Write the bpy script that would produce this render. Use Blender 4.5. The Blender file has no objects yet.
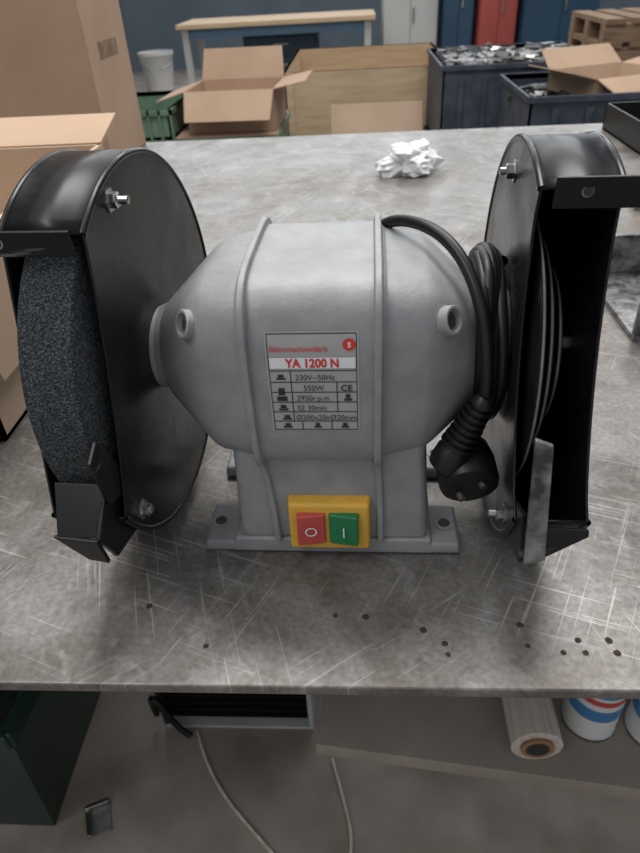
import bpy, math, random, bmesh
from mathutils import Vector, Matrix
from mathutils import noise as mn
random.seed(4)
T=0.85
sc=bpy.context.scene
sc.view_settings.view_transform='Standard'
COL=bpy.context.collection
# ---------------------------------------------------------------- materials
def mat(name,c1,c2=None,rough=.5,metal=0,scale=20,detail=6,bump=0,bscale=None,lo=.35,hi=.65,r2=None,stretch=None,coat=0,spec=None,emit=0):
    m=bpy.data.materials.new(name); m.use_nodes=True; nt=m.node_tree; b=nt.nodes["Principled BSDF"]
    b.inputs["Base Color"].default_value=(*c1,1); b.inputs["Roughness"].default_value=rough; b.inputs["Metallic"].default_value=metal
    if spec is not None: b.inputs["Specular IOR Level"].default_value=spec
    if emit: b.inputs["Emission Color"].default_value=(*c1,1); b.inputs["Emission Strength"].default_value=emit
    if coat: b.inputs["Coat Weight"].default_value=coat; b.inputs["Coat Roughness"].default_value=.15
    tc=nt.nodes.new("ShaderNodeTexCoord"); mp=nt.nodes.new("ShaderNodeMapping"); nt.links.new(tc.outputs["Object"],mp.inputs[0])
    if stretch: mp.inputs["Scale"].default_value=stretch
    n=nt.nodes.new("ShaderNodeTexNoise"); n.inputs["Scale"].default_value=scale; n.inputs["Detail"].default_value=detail
    nt.links.new(mp.outputs[0],n.inputs["Vector"])
    if c2 is not None:
        r=nt.nodes.new("ShaderNodeValToRGB"); r.color_ramp.elements[0].position=lo; r.color_ramp.elements[1].position=hi
        r.color_ramp.elements[0].color=(*c1,1); r.color_ramp.elements[1].color=(*c2,1)
        nt.links.new(n.outputs["Fac"],r.inputs[0]); nt.links.new(r.outputs[0],b.inputs["Base Color"])
    if r2 is not None:
        mr=nt.nodes.new("ShaderNodeMapRange"); mr.inputs[1].default_value=lo; mr.inputs[2].default_value=hi; mr.inputs[3].default_value=rough; mr.inputs[4].default_value=r2
        nt.links.new(n.outputs["Fac"],mr.inputs[0]); nt.links.new(mr.outputs[0],b.inputs["Roughness"])
    if bump:
        n2=nt.nodes.new("ShaderNodeTexNoise"); n2.inputs["Scale"].default_value=bscale or scale*3; n2.inputs["Detail"].default_value=4
        nt.links.new(mp.outputs[0],n2.inputs["Vector"])
        bp=nt.nodes.new("ShaderNodeBump"); bp.inputs["Strength"].default_value=bump; bp.inputs["Distance"].default_value=.002
        nt.links.new(n2.outputs["Fac"],bp.inputs["Height"]); nt.links.new(bp.outputs[0],b.inputs["Normal"])
    return m
M={}
M['paint']=mat("silver_paint",(.24,.245,.25),(.29,.295,.30),rough=.50,metal=.08,scale=60,bump=.14,bscale=260)
M['black']=mat("black_enamel",(.006,.006,.007),(.010,.010,.010),rough=.20,scale=25,r2=.36,spec=.28)
M['black2']=mat("black_scuffed",(.007,.007,.008),(.16,.16,.16),rough=.33,scale=22,lo=.66,hi=.74,stretch=(1,1,5),spec=.28)
M['rubber']=mat("black_rubber",(.008,.008,.009),rough=.42,spec=.35)
M['zinc']=mat("zinc_steel",(.55,.55,.54),(.35,.34,.32),rough=.28,metal=1,scale=200)
M['rest']=mat("worn_steel",(.34,.34,.34),(.07,.07,.07),rough=.38,metal=.7,scale=90)
M['edge']=mat("turned_edge",(.13,.13,.13),(.20,.20,.20),rough=.35,metal=.2,scale=90)
M['yellow']=mat("yellow_plastic",(.70,.39,.05),(.64,.35,.055),rough=.45,scale=90)
M['red']=mat("red_plastic",(.48,.07,.06),rough=.4)
M['green']=mat("green_plastic",(.012,.17,.06),rough=.4)
M['white']=mat("white_print",(.75,.75,.75),rough=.5)
M['label']=mat("label_foil",(.37,.367,.367),(.40,.395,.395),rough=.45,metal=.15,scale=30)
M['ink']=mat("black_ink",(.02,.02,.02),rough=.6)
M['rink']=mat("red_ink",(.60,.03,.02),rough=.6)
M['card']=mat("cardboard",(.38,.25,.165),(.43,.29,.20),rough=.85,scale=6,bump=.1,bscale=60)
M['card2']=mat("cardboard_pale",(.45,.325,.23),(.50,.37,.265),rough=.85,scale=5)
M['cardin']=mat("cardboard_inside",(.38,.26,.175),(.43,.30,.205),rough=.9,scale=5)
M['wood']=mat("plywood",(.46,.335,.21),(.55,.415,.27),rough=.7,scale=5,stretch=(1,8,8))
M['woodd']=mat("old_wood",(.16,.10,.06),(.28,.19,.12),rough=.8,scale=6,stretch=(1,8,8))
M['bluebin']=mat("blue_steel",(.024,.034,.052),(.06,.07,.088),rough=.55,scale=14,lo=.4,hi=.75)
M['blue']=mat("blue_enamel",(.015,.045,.085),(.02,.062,.115),rough=.45,scale=3)
M['bluef']=mat("blue_frame",(.07,.15,.23),(.09,.18,.27),rough=.5,scale=3)
M['greencr']=mat("green_crate_plastic",(.09,.15,.10),(.12,.20,.13),rough=.6,scale=10)
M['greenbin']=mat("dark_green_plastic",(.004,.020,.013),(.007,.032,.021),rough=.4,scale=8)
M['grey']=mat("grey_enamel",(.38,.39,.38),(.44,.45,.44),rough=.5,scale=2)
M['lred']=mat("red_enamel",(.28,.05,.045),(.33,.065,.055),rough=.5,scale=3)
M['white2']=mat("white_plastic",(.58,.58,.56),(.64,.64,.62),rough=.45,scale=5)
M['shell']=mat("greyed_white_plastic",(.34,.34,.33),(.44,.44,.43),rough=.5,scale=9)  # white plastic toned down to mid grey
M['darkst']=mat("dark_steel",(.05,.05,.05),(.10,.095,.09),rough=.5,metal=.5,scale=10)
M['paper']=mat("white_paper",(.70,.70,.71),(.76,.76,.77),rough=.9,scale=10)
M['film']=mat("stretch_film",(.48,.43,.36),(.66,.61,.53),rough=.25,scale=4,stretch=(30,1,30),coat=.6)
M['core']=mat("cardboard_core",(.28,.15,.08),rough=.9)
M['canblue']=mat("can_blue",(.05,.20,.40),rough=.3)
M['canred']=mat("can_red",(.5,.06,.05),rough=.3)
M['shelf']=mat("shelf_laminate",(.27,.23,.19),(.37,.32,.27),rough=.6,scale=5,detail=10)
M['burn']=mat("burnt_spot",(.012,.008,.006),(.06,.03,.02),rough=.8,scale=400)
M['floor']=mat("concrete_floor",(.20,.17,.14),(.37,.32,.275),rough=.6,scale=6,detail=14,bump=.3,bscale=60)
M['wall']=mat("painted_wall",(.11,.145,.18),(.14,.175,.21),rough=.8,scale=1.5)
M['glass']=mat("window_daylight",(.85,.93,1),rough=.2,emit=2.6)
M['frame']=mat("window_frame_paint",(.5,.52,.52),rough=.5)
M['stone']=mat("abrasive_stone",(.016,.020,.023),(.125,.14,.15),rough=.85,scale=950,detail=2,lo=.42,hi=.72,bump=1,bscale=800,spec=.3)
def table_mat():
    m=bpy.data.materials.new("worn_steel_plate"); m.use_nodes=True; nt=m.node_tree; N=nt.nodes; L=nt.links; b=N["Principled BSDF"]
    tc=N.new("ShaderNodeTexCoord")
    def noise(s,d,st=(1,1,1),rot=0,dist=0,loc=(0,0,0)):
        mp=N.new("ShaderNodeMapping"); mp.inputs["Scale"].default_value=st; mp.inputs["Location"].default_value=loc
        m0=N.new("ShaderNodeMapping"); m0.inputs["Rotation"].default_value=(0,0,rot); L.new(tc.outputs["Object"],m0.inputs[0]); L.new(m0.outputs[0],mp.inputs[0])
        n=N.new("ShaderNodeTexNoise"); n.inputs["Scale"].default_value=s; n.inputs["Detail"].default_value=d; n.inputs["Distortion"].default_value=dist; L.new(mp.outputs[0],n.inputs["Vector"]); return n
    def ramp(n,a,ca,bb,cb):
        r=N.new("ShaderNodeValToRGB"); e=r.color_ramp.elements; e[0].position=a;e[0].color=ca;e[1].position=bb;e[1].color=cb; L.new(n.outputs["Fac"],r.inputs[0]); return r
    def mask(n,a,bb): return ramp(n,a,(0,0,0,1),bb,(1,1,1,1)).outputs[0]
    def mix(t,a,bc,f):
        x=N.new("ShaderNodeMix"); x.data_type='RGBA'; x.blend_type=t
        if isinstance(f,float): x.inputs[0].default_value=f
        else: L.new(f,x.inputs[0])
        L.new(a,x.inputs[6])
        if isinstance(bc,tuple): x.inputs[7].default_value=bc
        else: L.new(bc,x.inputs[7])
        return x.outputs[2]
    def op(o,a,b2):
        y=N.new("ShaderNodeMath"); y.operation=o; L.new(a,y.inputs[0])
        if isinstance(b2,float): y.inputs[1].default_value=b2
        else: L.new(b2,y.inputs[1])
        return y.outputs[0]
    base=ramp(noise(3.2,8,dist=.4),.32,(.155,.140,.125,1),.68,(.24,.228,.214,1)).outputs[0]
    c=mix('MIX',base,(.095,.077,.062,1),op('MULTIPLY',mask(noise(8,10,(1,2.2,1),.5,.8),.46,.70),.60))
    c=mix('MIX',c,(.07,.053,.042,1),op('MULTIPLY',mask(noise(24,10,(1,1.5,1),-.4,.5,(3,1,0)),.52,.70),.45))
    c=mix('MIX',c,(.36,.35,.34,1),op('MULTIPLY',mask(noise(13,12,(1.8,1,1),.2,.4,(7,2,0)),.50,.70),.45))
    c=mix('MIX',c,(.34,.33,.32,1),op('MULTIPLY',mask(noise(55,8,(1,1.3,1),.9,.3,(1,9,0)),.55,.70),.40))
    c=mix('MULTIPLY',c,ramp(noise(260,9),.30,(.68,.68,.68,1),.70,(1.22,1.22,1.22,1)).outputs[0],.8)
    sc_=None
    for k,(rot,st,lc) in enumerate([(.35,(1,45,1),(0,0,0)),(-1.1,(1,50,1),(4,0,0)),(-.62,(1,60,1),(0,8,0)),(1.25,(1,55,1),(2,5,0))]):
        s=op('MULTIPLY',mask(noise(9,2,st,rot,.05,lc),.64,.68),mask(noise(7,3,(1,1,1),0,0,(k*3.1,k*1.7,0)),.48,.60))
        sc_=s if sc_ is None else op('MAXIMUM',sc_,s)
    c=mix('MIX',c,(.55,.54,.52,1),op('MULTIPLY',sc_,.40))
    L.new(c,b.inputs["Base Color"])
    b.inputs["Metallic"].default_value=.40
    r=ramp(noise(9,9),.3,(.30,.30,.30,1),.7,(.50,.50,.50,1)); L.new(r.outputs[0],b.inputs["Roughness"])
    bp=N.new("ShaderNodeBump"); bp.inputs["Strength"].default_value=.3; bp.inputs["Distance"].default_value=.001
    L.new(noise(120,8).outputs["Fac"],bp.inputs["Height"]); L.new(bp.outputs[0],b.inputs["Normal"])
    return m
M['table']=table_mat()
# ---------------------------------------------------------------- helpers
def link(o,parent=None):
    COL.objects.link(o)
    if parent:
        o.parent=parent
        if "piv" in parent: o.matrix_parent_inverse=Matrix.Translation((-parent["piv"],0,0))
    return o
def empty(name,loc=(0,0,0),rot=0):
    e=bpy.data.objects.new(name,None); e.location=loc; e.rotation_euler=(0,0,rot); e.empty_display_size=.05; COL.objects.link(e); return e
def mesh(name,v,f,m,parent=None,smooth=False,bevel=0,solid=0,seg=2):
    me=bpy.data.meshes.new(name); me.from_pydata([tuple(a) for a in v],[],f); me.update()
    bm=bmesh.new(); bm.from_mesh(me); bmesh.ops.recalc_face_normals(bm,faces=bm.faces); bm.to_mesh(me); bm.free()
    if isinstance(m,(list,tuple)):
        for k in m: me.materials.append(k)
    else: me.materials.append(m)
    if smooth:
        for p in me.polygons: p.use_smooth=True
    o=bpy.data.objects.new(name,me); link(o,parent)
    if solid:
        s=o.modifiers.new("s","SOLIDIFY"); s.thickness=solid; s.offset=0
    if bevel:
        b=o.modifiers.new("b","BEVEL"); b.width=bevel; b.segments=seg; b.limit_method='ANGLE'; b.angle_limit=math.radians(35)
        if not smooth:
            for p in me.polygons: p.use_smooth=True
            w=o.modifiers.new("w","WEIGHTED_NORMAL")
    return o
def box(name,x0,x1,y0,y1,z0,z1,m,parent=None,bevel=0):
    v=[(x,y,z) for x in(x0,x1) for y in(y0,y1) for z in(z0,z1)]
    f=[(0,1,3,2),(4,6,7,5),(0,4,5,1),(2,3,7,6),(0,2,6,4),(1,5,7,3)]
    return mesh(name,v,f,m,parent,bevel=bevel)
def frustum(name,b,t,z0,z1,m,parent=None,bevel=0):
    v=[(b[0],b[2],z0),(b[1],b[2],z0),(b[1],b[3],z0),(b[0],b[3],z0),(t[0],t[2],z1),(t[1],t[2],z1),(t[1],t[3],z1),(t[0],t[3],z1)]
    f=[(0,1,2,3),(4,5,6,7),(0,1,5,4),(1,2,6,5),(2,3,7,6),(3,0,4,7)]
    return mesh(name,v,f,m,parent,bevel=bevel)
def frame_dirs(d):
    d=Vector(d).normalized(); a=Vector((0,0,1)) if abs(d.z)<.9 else Vector((1,0,0)); u=d.cross(a).normalized(); w=d.cross(u); return d,u,w
def lathe(name,p0,p1,prof,m,parent=None,n=48,smooth=True):
    p0=Vector(p0); d,u,w=frame_dirs(Vector(p1)-p0); v=[];f=[]
    for t,r in prof:
        for i in range(n):
            a=2*math.pi*i/n; v.append(p0+d*t+(u*math.cos(a)+w*math.sin(a))*r)
    for k in range(len(prof)-1):
        for i in range(n): f.append((k*n+i,k*n+(i+1)%n,(k+1)*n+(i+1)%n,(k+1)*n+i))
    f.append(tuple(range(n))); f.append(tuple((len(prof)-1)*n+i for i in range(n)))
    o=mesh(name,v,f,m,parent)
    if smooth:
        for p in o.data.polygons: p.use_smooth=len(p.vertices)==4
        e=o.modifiers.new("e","EDGE_SPLIT"); e.split_angle=math.radians(40)
    return o
def cyl(name,p0,p1,r,m,parent=None,n=32,r2=None):
    L=(Vector(p1)-Vector(p0)).length; return lathe(name,p0,p1,[(0,r),(L,r if r2 is None else r2)],m,parent,n)
def hexbolt(name,p0,d,m,parent,s=.0042,shaft=.008):
    p0=Vector(p0);d=Vector(d).normalized()
    lathe(name+"_nut",p0,p0+d,[(0,s*1.5),(.0008,s*1.5),(.0008,s),(.0045,s),(.005,s*.8)],m,parent,n=6,smooth=False)
    lathe(name+"_stud",p0,p0+d,[(0,s*.5),(.005+shaft,s*.5),(.0055+shaft,s*.35)],m,parent,n=16)
def tube(name,pts,r,m,parent=None,cyclic=False,res=8):
    c=bpy.data.curves.new(name,'CURVE'); c.dimensions='3D'; c.bevel_depth=r; c.bevel_resolution=4; c.resolution_u=res
    s=c.splines.new('NURBS'); s.points.add(len(pts)-1)
    for i,p in enumerate(pts): s.points[i].co=(*p,1)
    s.order_u=4; s.use_endpoint_u=True; s.use_cyclic_u=cyclic; c.materials.append(m)
    o=bpy.data.objects.new(name,c)
    COL.objects.link(o); dg=bpy.context.evaluated_depsgraph_get(); me=bpy.data.meshes.new_from_object(o.evaluated_get(dg)); bpy.data.objects.remove(o)
    for p in me.polygons: p.use_smooth=True
    if not me.materials: me.materials.append(m)
    o=bpy.data.objects.new(name,me); return link(o,parent)
def text(name,s,x,z,size,m,fn,parent,align='LEFT',bold=0,sx=1):
    c=bpy.data.curves.new(name,'FONT'); c.body=s; c.size=size; c.align_x=align; c.offset=bold; c.resolution_u=3
    o=bpy.data.objects.new(name,c); COL.objects.link(o); dg=bpy.context.evaluated_depsgraph_get()
    me=bpy.data.meshes.new_from_object(o.evaluated_get(dg)); bpy.data.objects.remove(o)
    for v in me.vertices:
        X=x+v.co.x*sx; Z=z+v.co.y; v.co=(X,fn(X,Z),Z)
    me.materials.clear(); me.materials.append(m)
    return link(bpy.data.objects.new(name,me),parent)

# ---------------------------------------------------------------- room
box("floor",-5,6,-2.5,10,-.05,0,M['floor'])
box("wall_back",-5,6,10,10.15,0,4,M['wall'])
box("wall_left",-5.15,-5,-2.5,10,0,4,M['wall'])
box("wall_right",6,6.15,-2.5,10,0,4,M['wall'])
for i,x in enumerate((-4.2,-1.2,1.8)):  # windows added out of view for their bright reflection in the bench top
    e=empty("window_%d"%(i+1),(x,9.995,0))
    box("pane",0,2.6,-.02,0,1.9,3.7,M['glass'],e)
    for nm,a in {"frame_bottom":(-.06,2.66,-.05,0,1.84,1.9),"frame_top":(-.06,2.66,-.05,0,3.7,3.76),"frame_l":(-.06,0,-.05,0,1.9,3.7),"frame_r":(2.6,2.66,-.05,0,1.9,3.7),"mullion":(1.27,1.33,-.05,0,1.9,3.7)}.items(): box(nm,*a,M['frame'],e)

# ---------------------------------------------------------------- workbench
wb=empty("workbench",(0,0,0))
box("top_plate",-1.25,1.45,-.153,1.197,T-.008,T,M['table'],wb,bevel=.0015)
box("front_rail",-1.2,1.4,-.10,-.05,T-.06,T-.008,M['darkst'],wb)
box("rear_rail",-1.2,1.4,1.1,1.15,T-.06,T-.008,M['darkst'],wb)
for i,(x,y) in enumerate([(-1.2,-.1),(1.35,-.1),(-1.2,1.1),(1.35,1.1)]):
    box("leg_%d"%(i+1),x,x+.05,y,y+.05,0,T-.06,M['darkst'],wb)
pits=[(-.066,-.128),(.008,-.106),(.026,-.107),(.0592,-.116),(.0705,-.125),(.0715,-.132),(.115,-.112),(.1164,-.126),(.135,-.130),(.145,-.122),(.147,-.130),(.162,-.122),(.164,-.130),(-.1067,-.100)]
sv=[];sf=[]
for X,Y in pits:
    k=len(sv); r=.0014+random.random()*.0007; n=12
    for i in range(n):
        a=2*math.pi*i/n; rr=r*(1+.2*random.random()); sv.append((X+rr*math.cos(a),Y+rr*math.sin(a),T+.0002))
    sf.append(tuple(range(k,k+n)))
mesh("burn_pits",sv,sf,M['burn'],wb)

# ---------------------------------------------------------------- bench grinder
g=empty("bench_grinder",(0,0,T),math.radians(-1.2)); ZC=.125
def sub(name,px,ang):
    e=bpy.data.objects.new(name,None); e.location=(px,0,0); e.rotation_euler=(0,0,math.radians(ang)); e["piv"]=px; COL.objects.link(e); e.parent=g; return e
GL=sub("wheel_guard_left",-.099,-2.6); GRt=sub("wheel_guard_right",.109,-2.2)
EX=4.6; HA=.0635; DN=.87
def sect(a,b,n,N=96):
    out=[]
    for i in range(N):
        t=2*math.pi*i/N; c=math.cos(t);s=math.sin(t)
        out.append((-a*math.copysign(abs(c)**(2/n),c),ZC+b*math.copysign(abs(s)**(2/n),s)*(DN+(1-DN)*max(0,(.045-a)/.02) if s<0 and a>.025 else 1)))
    return out
def loft(name,st,m):
    N=96;v=[];f=[]
    for X,a,n in st: v+=[(X,y,z) for y,z in sect(a,a,n)]
    for k in range(len(st)-1):
        for i in range(N): f.append((k*N+i,k*N+(i+1)%N,(k+1)*N+(i+1)%N,(k+1)*N+i))
    f.append(tuple(range(N))); f.append(tuple((len(st)-1)*N+i for i in range(N)))
    o=mesh(name,v,f,m,g,smooth=True); e=o.modifiers.new("e","EDGE_SPLIT"); e.split_angle=math.radians(26); return o
loft("motor_housing",[(-.096,.026,2),(-.092,.0275,2),(-.0895,.0300,2.6),(-.0640,.0530,4.2),(-.0605,.0555,4.4),(-.0560,.0575,4.5),(-.038,.0606,4.6),(-.034,HA,EX),(.036,HA,EX),(.040,.0606,4.6),(.0600,.0575,4.5),(.0640,.0555,4.4),(.0680,.0530,4.2),(.092,.0350,2.6),(.0945,.033,2),(.098,.030,2)],M['paint'])
def surf(x,z,off=.0006):
    k=min(.999,abs((z-ZC)/(HA if z>ZC else HA*DN))); return -HA*(1-k**EX)**(1/EX)-off
frustum("pedestal",(-.054,.068,-.055,.055),(-.051,.063,-.0530,.0530),.010,.100,M['paint'],g,bevel=.006)
frustum("base_plate",(-.060,.072,-.057,.057),(-.058,.070,-.056,.056),.001,.013,M['paint'],g,bevel=.002)
for sx,(xa,xb) in {"l":(-.079,-.056),"r":(.066,.089)}.items():
    for sy,(ya,yb) in {"front":(-.057,-.018),"rear":(.018,.057)}.items():
        frustum("foot_%s_%s"%(sy,sx),(xa,xb,ya,yb),(xa+.001,xb-.001,ya+.001,yb-.001),.001,.010,M['paint'],g,bevel=.0025)
        hx=(xa+xb)/2+(-.003 if sx=='l' else .002); hy=(ya+yb)/2
        lathe("slot_%s_%s"%(sy,sx),(hx,hy,.0098),(hx,hy,.0102),[(0,.0062),(.0007,.0062),(.0007,.0042)],M['paint'],g,n=20)
        lathe("hole_%s_%s"%(sy,sx),(hx,hy,.0101),(hx,hy,.0108),[(0,.004),(.0005,.004)],M['ink'],g,n=20)
def rib(name,xt,xb,w=.0036):
    outl=[]
    for k in range(0,91):
        t=math.radians(-38+ k*(218+20)/90); c=math.cos(t);s=math.sin(t); a=HA+.0036
        outl.append((-a*math.copysign(abs(c)**(2/EX),c),ZC+a*math.copysign(abs(s)**(2/EX),s)*(DN if s<0 else 1),xt))
    pre=[(-.0585,.013,xb),(-.0573,.040,xb+(xt-xb)*.2),(-.0565,.064,xb+(xt-xb)*.6)]
    outl=pre+outl; v=[];f=[]
    inner=[(y*.93,ZC+(z-ZC)*.93,x) if i>=3 else (y+.006,z,x) for i,(y,z,x) in enumerate(outl)]
    for (y,z,x),(yi,zi,_) in zip(outl,inner):
        v+=[(x-w/2-.0008,yi,zi),(x-w/2,y,z),(x+w/2,y,z),(x+w/2+.0008,yi,zi)]
    n=len(outl)
    for i in range(n-1):
        for j in range(3): f.append((i*4+j,i*4+j+1,(i+1)*4+j+1,(i+1)*4+j))
    f.append((0,1,2,3)); f.append(tuple((n-1)*4+j for j in range(4)))
    mesh(name,v,f,M['paint'],g,bevel=.0008)
rib("rib_1",-.0335,-.0285); rib("rib_2",.0355,.0375)
for i,(x,y,z,dx) in enumerate([(-.0680,-.0490,.1650,-1),(.0740,-.0490,.1650,1)]):
    p=Vector((x,y,z)); d=Vector((dx*.72,-.54,.34)).normalized()
    lathe("screw_pocket_%d"%(i+1),p-d*.007,p+d,[(0,.0078),(.0065,.0078),(.0071,.0072),(.0071,.0060),(.0040,.0055)],M['paint'],g,n=28)
    lathe("screw_%d"%(i+1),p-d*.005,p+d,[(0,.0046),(.0026,.0046),(.0030,.0034)],M['darkst'],g,n=20)
# label
lx0,lx1,lz0,lz1=-.0225,.0255,.106,.1665
v=[];f=[];NZ=24
for k in range(NZ+1):
    z=lz0+(lz1-lz0)*k/NZ; v+=[(lx0,surf(0,z,.0003),z),(lx1,surf(0,z,.0003),z)]
for k in range(NZ): f.append((2*k,2*k+1,2*k+3,2*k+2))
mesh("label_plate",v,f,M['label'],g)
def strip(name,x0,x1,z0,z1,m,off=.0006):
    n=max(1,int((z1-z0)/.002)); v=[];f=[]
    for k in range(n+1):
        z=z0+(z1-z0)*k/n; v+=[(x0,surf(0,z,off),z),(x1,surf(0,z,off),z)]
    for k in range(n): f.append((2*k,2*k+1,2*k+3,2*k+2))
    mesh(name,v,f,m,g)
lw=.0005
strip("label_line_1",lx0+.001,lx1-.001,lz1-.0013,lz1-.0008,M['ink']); strip("label_line_2",lx0+.001,lx1-.001,lz0+.0008,lz0+.0013,M['ink'])
strip("label_line_3",lx0+.001,lx0+.0014,lz0+.0008,lz1-.0008,M['ink']); strip("label_line_4",lx1-.0014,lx1-.001,lz0+.0008,lz1-.0008,M['ink'])
rows=[.1125,.1187,.1250,.1313,.1376,.1445]
for i,z in enumerate(rows): strip("label_row_%d"%i,lx0+.001,lx1-.001,z,z+lw,M['ink'])
strip("label_col_1",-.0105,-.0100,.1125,.1445,M['ink']); strip("label_col_2",.0135,.0140,.1187,.1376,M['ink'])
strip("label_col_3",-.006,-.0055,.107,.1125,M['ink']); strip("label_col_4",.010,.0105,.107,.1125,M['ink'])
strip("label_title",lx0+.0018,lx1-.0018,.1462,.1525,M['white'],.0007)
fs=lambda x,z: surf(x,z,.0010)
text("label_model","YA 1200 N",0.0015,.1470,.0070,M['rink'],fs,g,'CENTER',bold=.00022,sx=.86)
text("label_brand","Elektromaschinenfabrik",lx0+.002,.1560,.0040,M['rink'],fs,g,bold=.00003,sx=.80)
n=24; v=[(.0207+.0033*math.cos(2*math.pi*i/n),0,.1595+.0033*math.sin(2*math.pi*i/n)) for i in range(n)]
v=[(x,surf(x,z,.0008),z) for x,_,z in v]; mesh("label_logo",v,[tuple(range(n))],M['rink'],g)
text("label_logo_s","S",.0207,.1582,.004,M['white'],lambda x,z:surf(x,z,.0012),g,'CENTER',bold=.0001)
for i,(s,x,z) in enumerate([("230V~50Hz",-.0080,.1392),("550W",-.004,.1327),("2950r.p.m",-.008,.1264),("S2 30min",-.008,.1201),("\u00d8200x20x\u00d820mm",-.0092,.1138)]):
    text("label_text_%d"%i,s,x,z,.0047,M['ink'],fs,g,sx=.92)
text("label_ce","CE",.0157,.1325,.0052,M['ink'],fs,g,bold=.00008)
def rect_icon(nm,x,z,w,h):
    strip(nm+"_a",x,x+w,z,z+h*.35,M['ink'],.0007); strip(nm+"_b",x+w*.2,x+w*.8,z+h*.45,z+h,M['ink'],.0007)
rect_icon("icon_1",-.018,.1395,.005,.0030); rect_icon("icon_2",-.0185,.1262,.0055,.008); rect_icon("icon_3",-.018,.1200,.005,.0035); rect_icon("icon_4",.0175,.1262,.004,.0040); rect_icon("icon_5",-.0165,.1138,.005,.003); rect_icon("icon_6",-.0165,.1083,.005,.003); rect_icon("icon_7",.0005,.1083,.004,.0032); rect_icon("icon_8",.0155,.1083,.004,.0032)
# switch
sw=[-.0205,.0315,.0115,.0495]
mesh("switch_body",[(sw[0],-.054,sw[2]),(sw[1],-.054,sw[2]),(sw[1],-.0520,sw[3]),(sw[0],-.0520,sw[3]),(sw[0]+.001,-.0645,sw[2]+.001),(sw[1]-.001,-.0645,sw[2]+.001),(sw[1]-.001,-.0625,sw[3]-.001),(sw[0]+.001,-.0625,sw[3]-.001)],[(0,1,2,3),(4,5,6,7),(0,1,5,4),(1,2,6,5),(2,3,7,6),(3,0,4,7)],M['yellow'],g,bevel=.0022)
def button(nm,x0,x1,m,sgn):
    z0,z1=.0190,.0430
    v=[(x0,-.064,z0),(x1,-.064,z0),(x1,-.062,z1),(x0,-.062,z1)]
    a=.0690 if sgn>0 else .0662; b=.0662 if sgn>0 else .0690
    v+=[(x0+.0006,-a,z0+.0006),(x1-.0006,-b,z0+.0006),(x1-.0006,-b+.0012,z1-.0006),(x0+.0006,-a+.0012,z1-.0006)]
    mesh(nm,v,[(0,1,2,3),(4,5,6,7),(0,1,5,4),(1,2,6,5),(2,3,7,6),(3,0,4,7)],m,g,bevel=.0010)
button("button_stop",-.0145,.0035,M['red'],1); button("button_start",.0052,.0240,M['green'],-1)
n=28; ring=[];rf=[]
for i in range(n):
    a=2*math.pi*i/n
    for r in(.0028,.0037): ring.append((-.0055+r*math.cos(a),-.0690+.0010+.0011*math.cos(a)*.3,.031+r*math.sin(a)))
for i in range(n): rf.append((2*i,2*i+1,(2*i+3)%(2*n),(2*i+2)%(2*n)))
mesh("stop_symbol",ring,rf,M['white'],g)
box("start_symbol",.0143,.0152,-.0690,-.0680,.0275,.0345,M['white'],g)
# guards, wheels
RG=.113
def pt(a,r=RG): a=math.radians(a); return (-r*math.cos(a),ZC+r*math.sin(a))
def guard(tag,xi,xo,G,a0=64,a1=335,cut=0,cuto=0):
    N=64
    arc=[pt(a0+(a1-a0)*i/N) for i in range(N+1)]
    for nm,x,cu in(("inner",xi,cut),("outer",xo,cuto)):
        th=.0016
        pts=list(arc)
        if cu:
            A=Vector(arc[-1]);B=Vector(arc[0]); nrm=Vector((B.y-A.y,-(B.x-A.x))).normalized()
            if nrm.x<0: nrm=-nrm
            for k in range(1,16):
                t=k/16; p=A.lerp(B,t)+nrm*cu*math.sin(math.pi*t)**.6; pts.append((p.x,p.y))
        v=[(x-th/2,y,z) for y,z in pts]+[(x+th/2,y,z) for y,z in pts]; k=len(pts)
        f=[tuple(range(k)),tuple(range(k,2*k))]+[(i,(i+1)%k,k+(i+1)%k,k+i) for i in range(k)]
        mesh("guard_%s_plate_%s"%(nm,tag),v,f,M['black'],G,bevel=.0006)
    tube("guard_seam_%s"%tag,[(xi,y,z) for y,z in arc],.0018,M['black'],G)
    tube("guard_seam_outer_%s"%tag,[(xo,y,z) for y,z in arc],.0018,M['black'],G)
    v=[];f=[]
    for y,z in arc: v+=[(xi,y,z),(xo,y,z)]
    for i in range(N): f.append((2*i,2*i+1,2*i+3,2*i+2))
    mesh("guard_rim_%s"%tag,v,f,M['black2'],G,smooth=True,solid=.0016)
guard("left",-.099,-.140,GL,a0=56,a1=333,cut=.005); guard("right",.110,.146,GRt,a0=66,a1=335,cut=.020,cuto=.014)
xw0,xw1=-.1350,-.1060
lathe("grinding_wheel_left",(xw0,0,ZC),(xw1,0,ZC),[(0,.016),(0,.0985),(.0012,.1),(.0278,.1),(.029,.0985),(.029,.016)],M['stone'],GL,n=96)
cyl("wheel_label_left",(xw1-.0002,0,ZC),(xw1+.0012,0,ZC),.05,M['white'],GL,48)
cyl("flange_left",(xw1,0,ZC),(xw1+.004,0,ZC),.032,M['darkst'],GL,48)
lathe("spindle",(-.135,0,ZC),(.145,0,ZC),[(0,.008),(.280,.008)],M['zinc'],g,n=24)
for i,(x,r,m) in enumerate([(.1150,.080,'black'),(.1225,.064,'black'),(.131,.046,'black')]):
    lathe("arbor_flange_%d"%(i+1),(x,0,ZC),(x+1,0,ZC),[(0,r*.5),(0,r-.001),(.0006,r),(.0026,r),(.0032,r-.0012),(.0032,r*.4)],M[m],GRt,n=64)
    lathe("arbor_edge_%d"%(i+1),(x+.0010,0,ZC),(x+1,0,ZC),[(0,r),(0,r+.0005),(.0010,r+.0005),(.0010,r)],M['edge'],GRt,n=64)
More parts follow.
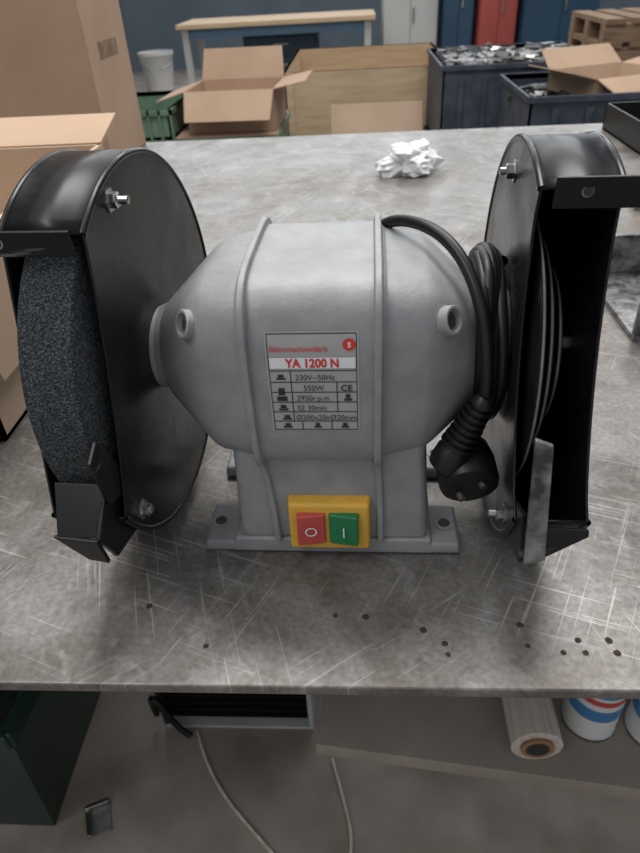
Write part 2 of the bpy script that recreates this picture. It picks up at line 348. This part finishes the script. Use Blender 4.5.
lathe("spindle_nut",(.134,0,ZC),(.2,0,ZC),[(0,.012),(.008,.012),(.008,.006)],M['darkst'],GRt,n=6,smooth=False)
lathe("collar_left",(-.0980,0,ZC),(-.08,0,ZC),[(0,.0255),(.0025,.0255),(.0035,.025),(.0055,.023)],M['paint'],GL)
lathe("collar_right",(.0945,0,ZC),(.2,0,ZC),[(0,.030),(.010,.030),(.012,.036),(.0145,.036)],M['darkst'],GRt)
def bracket(tag,x0,x1,G,a=66,hx=None,h=.008):
    y,z=pt(a,RG+.001)
    v=[(x0,y-.0008,z-h),(x1,y-.0008,z-h),(x1,y-.0030,z+h*.8),(x0,y-.0030,z+h*.8)]
    mesh("shield_bracket_"+tag,v,[(0,1,2,3)],M['black2'],G,solid=.0018,bevel=.0004)
    if hx:
        lathe("bracket_hole_"+tag,(hx,y-.0024,z),(hx,y-1,z),[(0,.0028),(.0008,.0028),(.0008,.0018)],M['rest'],G,n=20)
        cyl("bracket_bore_"+tag,(hx,y-.0028,z),(hx,y-.0034,z),.0019,M['ink'],G,16)
bracket("left",-.175,-.102,GL,54,-.138,h=.007); bracket("right",.115,.185,GRt,65,.129)
mesh("rest_plate_left",[(-.131,-.102,.099),(-.103,-.102,.099),(-.103,-.122,.079),(-.126,-.122,.079)],[(0,1,2,3)],M['black2'],GL,solid=.003,bevel=.0006)
mesh("rest_flange_left",[(-.1035,-.103,.099),(-.1035,-.124,.080),(-.1035,-.113,.056),(-.1035,-.086,.050),(-.1035,-.080,.070)],[(0,1,2,3,4)],M['black2'],GL,solid=.003,bevel=.0006)
mesh("rest_lip_left",[(-.128,-.1225,.080),(-.103,-.1245,.080),(-.103,-.1205,.060),(-.114,-.1205,.062)],[(0,1,2,3)],M['black2'],GL,solid=.0025,bevel=.0006)
mesh("rest_arm_left",[(-.1010,-.080,.080),(-.1010,-.108,.090),(-.1010,-.114,.122),(-.1010,-.103,.128),(-.1010,-.085,.092)],[(0,1,2,3,4)],M['black2'],GL,solid=.0025,bevel=.0006)
mesh("rest_arm_right",[(.1095,-.113,.138),(.1175,-.115,.136),(.1225,-.122,.070),(.1125,-.122,.066)],[(0,1,2,3)],M['rest'],GRt,solid=.003,bevel=.0006)
mesh("rest_plate_right",[(.1165,-.116,.086),(.144,-.110,.080),(.144,-.112,.077),(.119,-.121,.068)],[(0,1,2,3)],M['black2'],GRt,solid=.003,bevel=.0006)
mesh("rest_foot_right",[(.1115,-.121,.066),(.1115,-.080,.052),(.1115,-.080,.075),(.1115,-.112,.090)],[(0,1,2,3)],M['black2'],GRt,solid=.002)
y,z=pt(74,.103); hexbolt("guard_bolt_left_top",(-.0982,y,z),(1,0,0),M['zinc'],GL,shaft=.005)
y,z=pt(104,.096); hexbolt("guard_bolt_right_top",(.1092,y,z),(-1,0,0),M['zinc'],GRt,shaft=.003)
y,z=pt(-38,.103); hexbolt("guard_bolt_left_low",(-.0982,y,z),(1,0,0),M['zinc'],GL,shaft=.001); hexbolt("guard_bolt_right_low",(.1092,y,z),(-1,0,0),M['zinc'],GRt,shaft=.004)
# power cable
pts=[]
for k in range(0,76):
    a=math.radians(90+k*24); r=.0465+.0035*math.sin(k*.9); pts.append((.0915+.0130*k/75+.001*math.sin(k*1.7),.006+r*math.cos(a),ZC+.002+r*math.sin(a)*1.08))
tube("cable_coil",pts,.0035,M['rubber'],g,res=4)
tube("cable_lead",[(.040,.045,.183),(.044,.034,.190),(.058,.016,.195),(.075,-.006,.191),(.0865,-.028,.176),(.0925,-.044,.152),(.0940,-.050,.130),(.0935,-.051,.119)],.0035,M['rubber'],g)
P0=Vector((.0940,-.052,.120)); P1=Vector((.0750,-.057,.078))
L=(P1-P0).length; prof=[(0,.0045)]
for k in range(8):
    t=L*.08+k*L*.085; r=.0055+k*.0005; prof+=[(t,r+.0012),(t+L*.04,r+.0012),(t+L*.042,r-.0005),(t+L*.083,r-.0005)]
prof+=[(L*.80,.0100),(L*.97,.0105),(L*1.05,.010),(L*1.08,.008)]
lathe("plug_grip",P0,P1,prof,M['rubber'],g,n=24)
lathe("plug_head",(.086,-.036,.074),(.0885,-.062,.066),[(0,.012),(.003,.0155),(.012,.0175),(.026,.0175),(.029,.0165),(.030,.0135)],M['rubber'],g,n=36)
for i,dx in enumerate((-.0095,.0095)):
    cyl("plug_pin_%d"%i,(.0885+dx*.6,-.064,.065+dx*.5),(.0900+dx*.6,-.068,.064+dx*.5),.0022,M['darkst'],g,16)

# ---------------------------------------------------------------- cartons
def carton(name,loc,sx,sy,h,m=None,rot=0,flaps=None,flapang=None,th=.004,closed=False,min_=None):
    m=m or M['card']; e=empty(name,loc,rot)
    if closed:
        box("body",-sx/2,sx/2,-sy/2,sy/2,0,h,m,e,bevel=.003)
        box("tape",-.03,.03,-sy/2-.0006,sy/2+.0006,h*.8,h+.0006,M['card2'],e)
        box("print_label",sx/2,sx/2+.0006,-.06,.05,h*.30,h*.345,M['woodd'],e)
        return e
    mi=min_ or M['cardin']
    box("bottom",-sx/2,sx/2,-sy/2,sy/2,0,th,m,e)
    box("side_1",-sx/2,sx/2,-sy/2,-sy/2+th,0,h,m,e); box("side_2",-sx/2,sx/2,sy/2-th,sy/2,0,h,m,e)
    box("side_3",-sx/2,-sx/2+th,-sy/2,sy/2,0,h,m,e); box("side_4",sx/2-th,sx/2,-sy/2,sy/2,0,h,m,e)
    fl=(flaps or .45)*min(sx,sy)
    A=flapang or (-30,-20,-35,-25)
    def q(nm,a,b,out,ang):
        ang=math.radians(ang); d=Vector(out)*math.cos(ang)+Vector((0,0,1))*math.sin(ang)
        a=Vector(a);b=Vector(b); t=(b-a).normalized()*.01
        mesh(nm,[a,b,b+d*fl-t,a+d*fl+t],[(0,1,2,3)],mi,e,solid=th)
    q("flap_1",(-sx/2,-sy/2,h),(sx/2,-sy/2,h),(0,-1,0),A[0]); q("flap_2",(-sx/2,sy/2,h),(sx/2,sy/2,h),(0,1,0),A[1])
    q("flap_3",(-sx/2,-sy/2,h),(-sx/2,sy/2,h),(-1,0,0),A[2]); q("flap_4",(sx/2,-sy/2,h),(sx/2,sy/2,h),(1,0,0),A[3])
    return e
carton("cardboard_box",(-.765,1.07,T),.62,.24,.62,closed=True)
carton("cardboard_box",(-.445,.255,T),.34,.37,.155,flapang=(-60,8,20,-84),flaps=.3,m=M['card2'])
me=bpy.data.meshes.new("crumpled_paper"); bm=bmesh.new(); bmesh.ops.create_icosphere(bm,subdivisions=5,radius=1)
for vv in bm.verts:
    c=vv.co.copy(); k=1+.50*mn.noise(c*1.3+Vector((5,0,0)))+.20*abs(mn.noise(c*2.6+Vector((3,1,2))))*2-.1
    vv.co=Vector((c.x*.046*k,c.y*.038*k,max(-.020,c.z*.028*k)))
bm.to_mesh(me); bm.free(); me.materials.append(M['paper'])
o=bpy.data.objects.new("crumpled_paper",me); o.location=(.114,.860,T+.0202); COL.objects.link(o)
d=o.modifiers.new("d","DECIMATE"); d.ratio=.07
e=empty("steel_bracket",(.36,.30,T)); box("web",-.07,.07,-.08,.08,0,.006,M['rest'],e,bevel=.001); box("flange_front",-.07,.07,-.08,-.074,.006,.05,M['rest'],e,bevel=.001); box("flange_rear",-.07,.07,.074,.08,.006,.05,M['rest'],e,bevel=.001)
e=empty("tape_measure",(.475,.62,T)); box("case",-.04,.04,-.035,.035,0,.04,M['yellow'],e,bevel=.01); box("tip",-.05,-.04,-.01,.01,.0,.008,M['zinc'],e)
e=empty("storage_tray",(.70,1.02,T))
for nm,a in {"bottom":(-.16,.16,-.12,.12,0,.004),"front":(-.16,.16,-.12,-.116,0,.05),"rear":(-.16,.16,.116,.12,0,.05),"left":(-.16,-.156,-.12,.12,0,.05),"right":(.156,.16,-.12,.12,0,.05)}.items(): box(nm,*a,M['rubber'],e)

# ---------------------------------------------------------------- background
def openbin(name,x0,x1,y0,y1,z0,z1,m,e,th=.008,rim=.02):
    box(name+"_bottom",x0,x1,y0,y1,z0,z0+th,m,e)
    box(name+"_front",x0,x1,y0,y0+th,z0,z1,m,e); box(name+"_back",x0,x1,y1-th,y1,z0,z1,m,e)
    box(name+"_left",x0,x0+th,y0,y1,z0,z1,m,e); box(name+"_right",x1-th,x1,y0,y1,z0,z1,m,e)
    box(name+"_rim_f",x0-rim/2,x1+rim/2,y0-rim/2,y0+th,z1-rim,z1,m,e); box(name+"_rim_l",x0-rim/2,x0+th,y0,y1,z1-rim,z1,m,e)
    box(name+"_rim_r",x1-th,x1+rim/2,y0,y1,z1-rim,z1,m,e); box(name+"_rim_b",x0-rim/2,x1+rim/2,y1-th,y1+rim/2,z1-rim,z1,m,e)
def scraps(name,x0,x1,y0,y1,z,n,e,ms):
    v=[];f=[];mi=[]
    for i in range(n):
        c=Vector((random.uniform(x0,x1),random.uniform(y0,y1),z+random.uniform(-.02,.03)))
        R=Matrix.Rotation(random.random()*6.3,3,'Z')@Matrix.Rotation(random.uniform(-.7,.7),3,'X')
        a,b,h=random.uniform(.015,.045),random.uniform(.01,.02),random.uniform(.006,.02); k=len(v)
        for s in [(-a,-b,-h),(a,-b,-h),(a,b,-h),(-a,b,-h),(-a,-b,h),(a,-b,h),(a,b,h),(-a,b,h)]: v.append(c+R@Vector(s))
        f+=[tuple(k+j for j in q) for q in [(0,1,2,3),(4,5,6,7),(0,1,5,4),(1,2,6,5),(2,3,7,6),(3,0,4,7)]]
        mi+=[random.randrange(len(ms))]*6
    o=mesh(name,v,f,ms,e)
    for p,k in zip(o.data.polygons,mi): p.material_index=k
def wallribs(e,x0,x1,y,z0,z1,n,m):
    for k in range(n):
        x=x0+(x1-x0)*(k+.5)/n; box("pressing_%d"%k,x-.012,x+.012,y-.012,y,z0,z1,m,e)
e=empty("parts_bin",(0,0,0))
openbin("lower",.42,1.12,3.0,3.72,.02,.36,M['bluebin'],e); openbin("upper",.42,1.12,3.0,3.72,.38,.75,M['bluebin'],e); scraps("metal_parts",.47,1.07,3.05,3.67,.715,460,e,[M['zinc'],M['darkst'],M['rest'],M['rest'],M['edge']])
box("filler",.43,1.11,3.01,3.71,.6,.69,M['darkst'],e); wallribs(e,.45,1.1,3.0,.42,.70,6,M['bluebin'])
for x in (.44,1.06):
    for y in (3.02,3.66): box("foot_%d%d"%(x*10,y*10),x,x+.04,y,y+.04,0,.02,M['darkst'],e)
e=empty("parts_bin",(0,0,0))
openbin("lower",.64,1.3,2.2,2.75,.02,.36,M['bluebin'],e); openbin("upper",.64,1.3,2.2,2.75,.38,.74,M['bluebin'],e); box("filler",.65,1.29,2.21,2.74,.6,.66,M['darkst'],e); scraps("metal_parts",.67,1.27,2.25,2.7,.67,150,e,[M['darkst'],M['rest']]); wallribs(e,.67,1.27,2.2,.42,.70,5,M['bluebin'])
for x in (.66,1.24):
    for y in (2.22,2.69): box("foot_%d%d"%(x*10,y*10),x,x+.04,y,y+.04,0,.02,M['darkst'],e)
carton("cardboard_box",(1.0,2.50,.70),.34,.30,.07,M['card2'],rot=.35,flapang=(-20,35,15,10),flaps=.36)
e=empty("wooden_crate",(0,0,0))
openbin("shell",-.40,.56,3.76,4.95,.02,.66,M['wood'],e,th=.02,rim=.001)
for x in (-.38,.05,.48): box("runner_%d"%(x*100),x,x+.08,3.76,4.95,0,.02,M['woodd'],e)
for x in (-.38,.50): box("batten_%d"%(x*100),x,x+.04,3.745,3.76,.02,.66,M['wood'],e)
e=empty("plywood_board",(.13,3.3,0),0); mesh("sheet",[(-.25,0,.01),(.25,0,.01),(.25,.25,.52),(-.25,.25,.52)],[(0,1,2,3)],M['card2'],e,solid=.015)
e=empty("plastic_crate_stack",(0,0,0))
for k in range(5):
    z=k*.11; openbin("crate_%d"%k,-1.2,-.33,2.70,3.25,z,z+.108,M['greencr'],e,th=.012,rim=.02)
openbin("crate_top",-1.2,-.80,2.7,3.25,.55,.67,M['greencr'],e,th=.012,rim=.02)
for k in range(9): box("slat_%d"%k,-1.2+k*.05,-1.19+k*.05,2.69,2.70,.55,.67,M['greencr'],e)
box("lid",-.79,-.33,2.7,3.25,.55,.555,M['card'],e)
carton("cardboard_box",(-.53,2.93,.556),.40,.34,.17,M['card'],flapang=(-48,60,-15,10),flaps=.42,rot=-.05)
e=empty("back_workbench",(0,0,0)); box("top",-1.64,.20,6.52,7.3,.71,.75,M['wood'],e,bevel=.004)
box("rail_front",-1.58,.15,6.58,6.62,.63,.71,M['bluef'],e)
for i,(x,y) in enumerate([(-1.6,6.56),(.1,6.56),(-1.6,7.2),(.1,7.2)]): box("leg_%d"%i,x,x+.06,y,y+.06,0,.71,M['grey'],e)
box("lower_rail",-1.58,.15,7.22,7.26,.15,.23,M['bluef'],e)
e=empty("drawer_cabinet",(0,0,0)); box("body",-1.1,-.35,7.0,7.19,.02,.62,M['blue'],e,bevel=.005)
for k in range(3): box("drawer_%d"%k,-1.07,-.38,6.985,7.0,.06+k*.18,.22+k*.18,M['blue'],e,bevel=.004); box("handle_%d"%k,-.8,-.65,6.97,6.985,.15+k*.18,.165+k*.18,M['grey'],e)
box("plinth",-1.08,-.37,7.02,7.18,0,.02,M['darkst'],e)
def cabinet(name,x0,x1,y0,y1,h,m):
    e=empty(name,(0,0,0)); box("body",x0,x1,y0,y1,.05,h,m,e,bevel=.01); box("plinth",x0+.02,x1-.02,y0+.02,y1-.02,0,.05,M['darkst'],e)
    xm=(x0+x1)/2; box("door_left",x0+.01,xm-.003,y0-.012,y0,.08,h-.03,m,e,bevel=.003); box("door_right",xm+.003,x1-.01,y0-.012,y0,.08,h-.03,m,e,bevel=.003)
    box("handle",xm+.02,xm+.035,y0-.03,y0-.012,h*.5,h*.5+.12,M['zinc'],e)
cabinet("tool_cabinet",.28,.80,6.9,7.4,1.3,M['grey'])
cabinet("metal_locker",.84,1.12,6.8,7.3,1.5,M['blue']); cabinet("metal_locker",1.16,1.50,6.7,7.2,1.4,M['lred']); cabinet("metal_locker",1.54,2.2,6.6,7.1,1.4,M['blue'])
e=empty("plastic_bucket",(-2.33,8.2,0)); lathe("pail",(0,0,0),(0,0,1),[(0,.15),(.36,.195),(.37,.205),(.40,.205),(.40,.19),(.05,.145)],M['white2'],e,n=40)
tube("handle",[(-.2,0,.37),(-.2,-.12,.25),(0,-.22,.2),(.2,-.12,.25),(.2,0,.37)],.006,M['zinc'],e)
e=empty("wooden_pallet_stack",(0,0,0))
for k in range(6):
    z=k*.13
    for j,y in enumerate((4.5,4.85,5.2)): box("block_%d_%d"%(k,j),1.6,2.6,y,y+.09,z,z+.10,M['woodd'],e)
    for j in range(6): box("deck_%d_%d"%(k,j),1.6+j*.17,1.72+j*.17,4.48,5.3,z+.10,z+.13,M['woodd'],e)

# ---------------------------------------------------------------- under the table
e=empty("plastic_bin",(0,0,0))
def hollow(name,b,t,z0,z1,th,m,e):
    v=[(b[0],b[2],z0),(b[1],b[2],z0),(b[1],b[3],z0),(b[0],b[3],z0),(t[0],t[2],z1),(t[1],t[2],z1),(t[1],t[3],z1),(t[0],t[3],z1)]
    mesh(name,v,[(0,1,2,3),(0,1,5,4),(1,2,6,5),(2,3,7,6),(3,0,4,7)],m,e,solid=th)
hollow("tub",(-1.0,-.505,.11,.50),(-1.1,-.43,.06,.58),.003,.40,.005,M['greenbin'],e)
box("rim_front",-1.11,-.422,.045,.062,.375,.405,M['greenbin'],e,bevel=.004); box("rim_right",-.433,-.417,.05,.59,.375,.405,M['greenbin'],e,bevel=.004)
e=empty("fan_heater",(0,0,0))
box("shell_bottom",-.355,-.07,.285,.55,.0,.007,M['shell'],e,bevel=.002); box("shell_right",-.080,-.07,.285,.55,.007,.30,M['shell'],e,bevel=.003); box("shell_left",-.355,-.350,.285,.55,.007,.30,M['darkst'],e,bevel=.002); box("shell_top",-.355,-.07,.285,.55,.30,.312,M['shell'],e,bevel=.003)
box("core",-.350,-.080,.31,.54,.007,.30,M['ink'],e)
for k in range(12): box("louver_%d"%k,-.348,-.082,.295,.309,.022+k*.023,.0245+k*.023,M['rubber'],e)
tube("lead",[(-.372,.30,.02),(-.368,.285,.12),(-.345,.275,.10),(-.325,.272,.02),(-.30,.265,.006)],.006,M['rubber'],e)
e=empty("low_shelf",(-.04,.075,0),-.12)
box("board",0,1.0,0,.45,.325,.35,M['shelf'],e,bevel=.002)
for i,(x,y) in enumerate([(.10,.24),(.88,.24),(.10,.40),(.88,.40)]): box("leg_%d"%i,x,x+.04,y,y+.04,0,.325,M['darkst'],e)
e=empty("stretch_film_roll",(.233,.062,.35+.0315),0)
lathe("film",(0,0,0),(0,.30,0),[(0,.021),(0,.031),(.30,.031),(.30,.021)],M['film'],e,n=40)
lathe("core_tube",(0,-.004,0),(0,1,0),[(0,.014),(0,.020),(.3,.020)],M['core'],e,n=32); cyl("core_bore",(0,-.0045,0),(0,-.0042,0),.014,M['ink'],e)
for i,(x,y) in enumerate([(.315,.118),(.392,.105)]):
    e=empty("spray_can",(x,y,.35))
    lathe("can",(0,0,0),(0,0,1),[(0,.030),(.002,.0335),(.006,.0335),(.008,.0325),(.17,.0325),(.185,.024),(.188,.015)],M['white2'],e,n=40)
    lathe("label_band",(0,0,.045),(0,0,1),[(0,.0328),(.022,.0328)],M['canblue'],e,n=40); lathe("label_stripe",(0,0,.078),(0,0,1),[(0,.0328),(.010,.0328)],M['canred'],e,n=40); lathe("label_top",(0,0,.094),(0,0,1),[(0,.0328),(.06,.0328)],M['canblue'],e,n=40)
    lathe("base_ring",(0,0,0),(0,0,1),[(0,.0338),(.006,.0338)],M['zinc'],e,n=40)
    lathe("cap",(0,0,.186),(0,0,1),[(0,.020),(.035,.018),(.038,.014)],M['white2'],e,n=32)
e=empty("electric_cable",(0,0,0)); tube("strand",[(-.29,.275,.004),(-.275,.24,.004),(-.245,.19,.004),(-.20,.14,.004),(-.13,.08,.004),(-.08,.03,.004),(-.02,.03,.004),(.01,.09,.004),(-.01,.15,.004),(-.035,.23,.004)],.003,M['film'],e)
e=empty("steel_clip",(-.43,.12,0),.4); box("plate",-.02,.02,-.025,.025,0,.003,M['edge'],e,bevel=.001); box("fold",-.02,.02,.018,.025,.003,.015,M['zinc'],e,bevel=.001); box("lip",-.02,-.012,-.025,.018,.003,.010,M['zinc'],e,bevel=.001)

# ---------------------------------------------------------------- light
w=bpy.data.worlds.new("world"); sc.world=w; w.use_nodes=True; bg=w.node_tree.nodes["Background"]; bg.inputs[0].default_value=(.90,.94,1,1); bg.inputs[1].default_value=.48
def area(name,loc,rot,sx,sy,p,c=(1,1,1)):
    l=bpy.data.lights.new(name,'AREA'); l.shape='RECTANGLE'; l.size=sx; l.size_y=sy; l.energy=p; l.color=c
    o=bpy.data.objects.new(name,l); o.location=loc; o.rotation_euler=rot; COL.objects.link(o)
area("overhead_softbox",(0.2,1.4,3.6),(math.radians(-8),0,0),2.4,1.0,105,(1,.985,.965))  # unseen softbox added above the bench for soft top light
area("overhead_softbox",(0.5,5.5,3.8),(0,0,0),5,1.5,125,(1,.985,.965))  # second added softbox, unseen, over the background
area("strip_lamp",(-1.2,-.6,3.2),(0,math.radians(-12),0),.5,2.2,34,(1,.975,.945))

cam=bpy.data.cameras.new("camera"); co=bpy.data.objects.new("camera",cam); COL.objects.link(co)
cam.sensor_fit='HORIZONTAL'; cam.sensor_width=36; cam.lens=36; cam.clip_start=0.01
cam.dof.use_dof=True; cam.dof.focus_distance=.37; cam.dof.aperture_fstop=22
pos=Vector((0.025,-0.348,T+0.316))
R=Matrix.Rotation(0.08,3,'Z')@Matrix.Rotation(math.radians(54),3,'X')@Matrix.Rotation(-0.06,3,'Z')
co.matrix_world=Matrix.Translation(pos)@R.to_4x4(); sc.camera=co
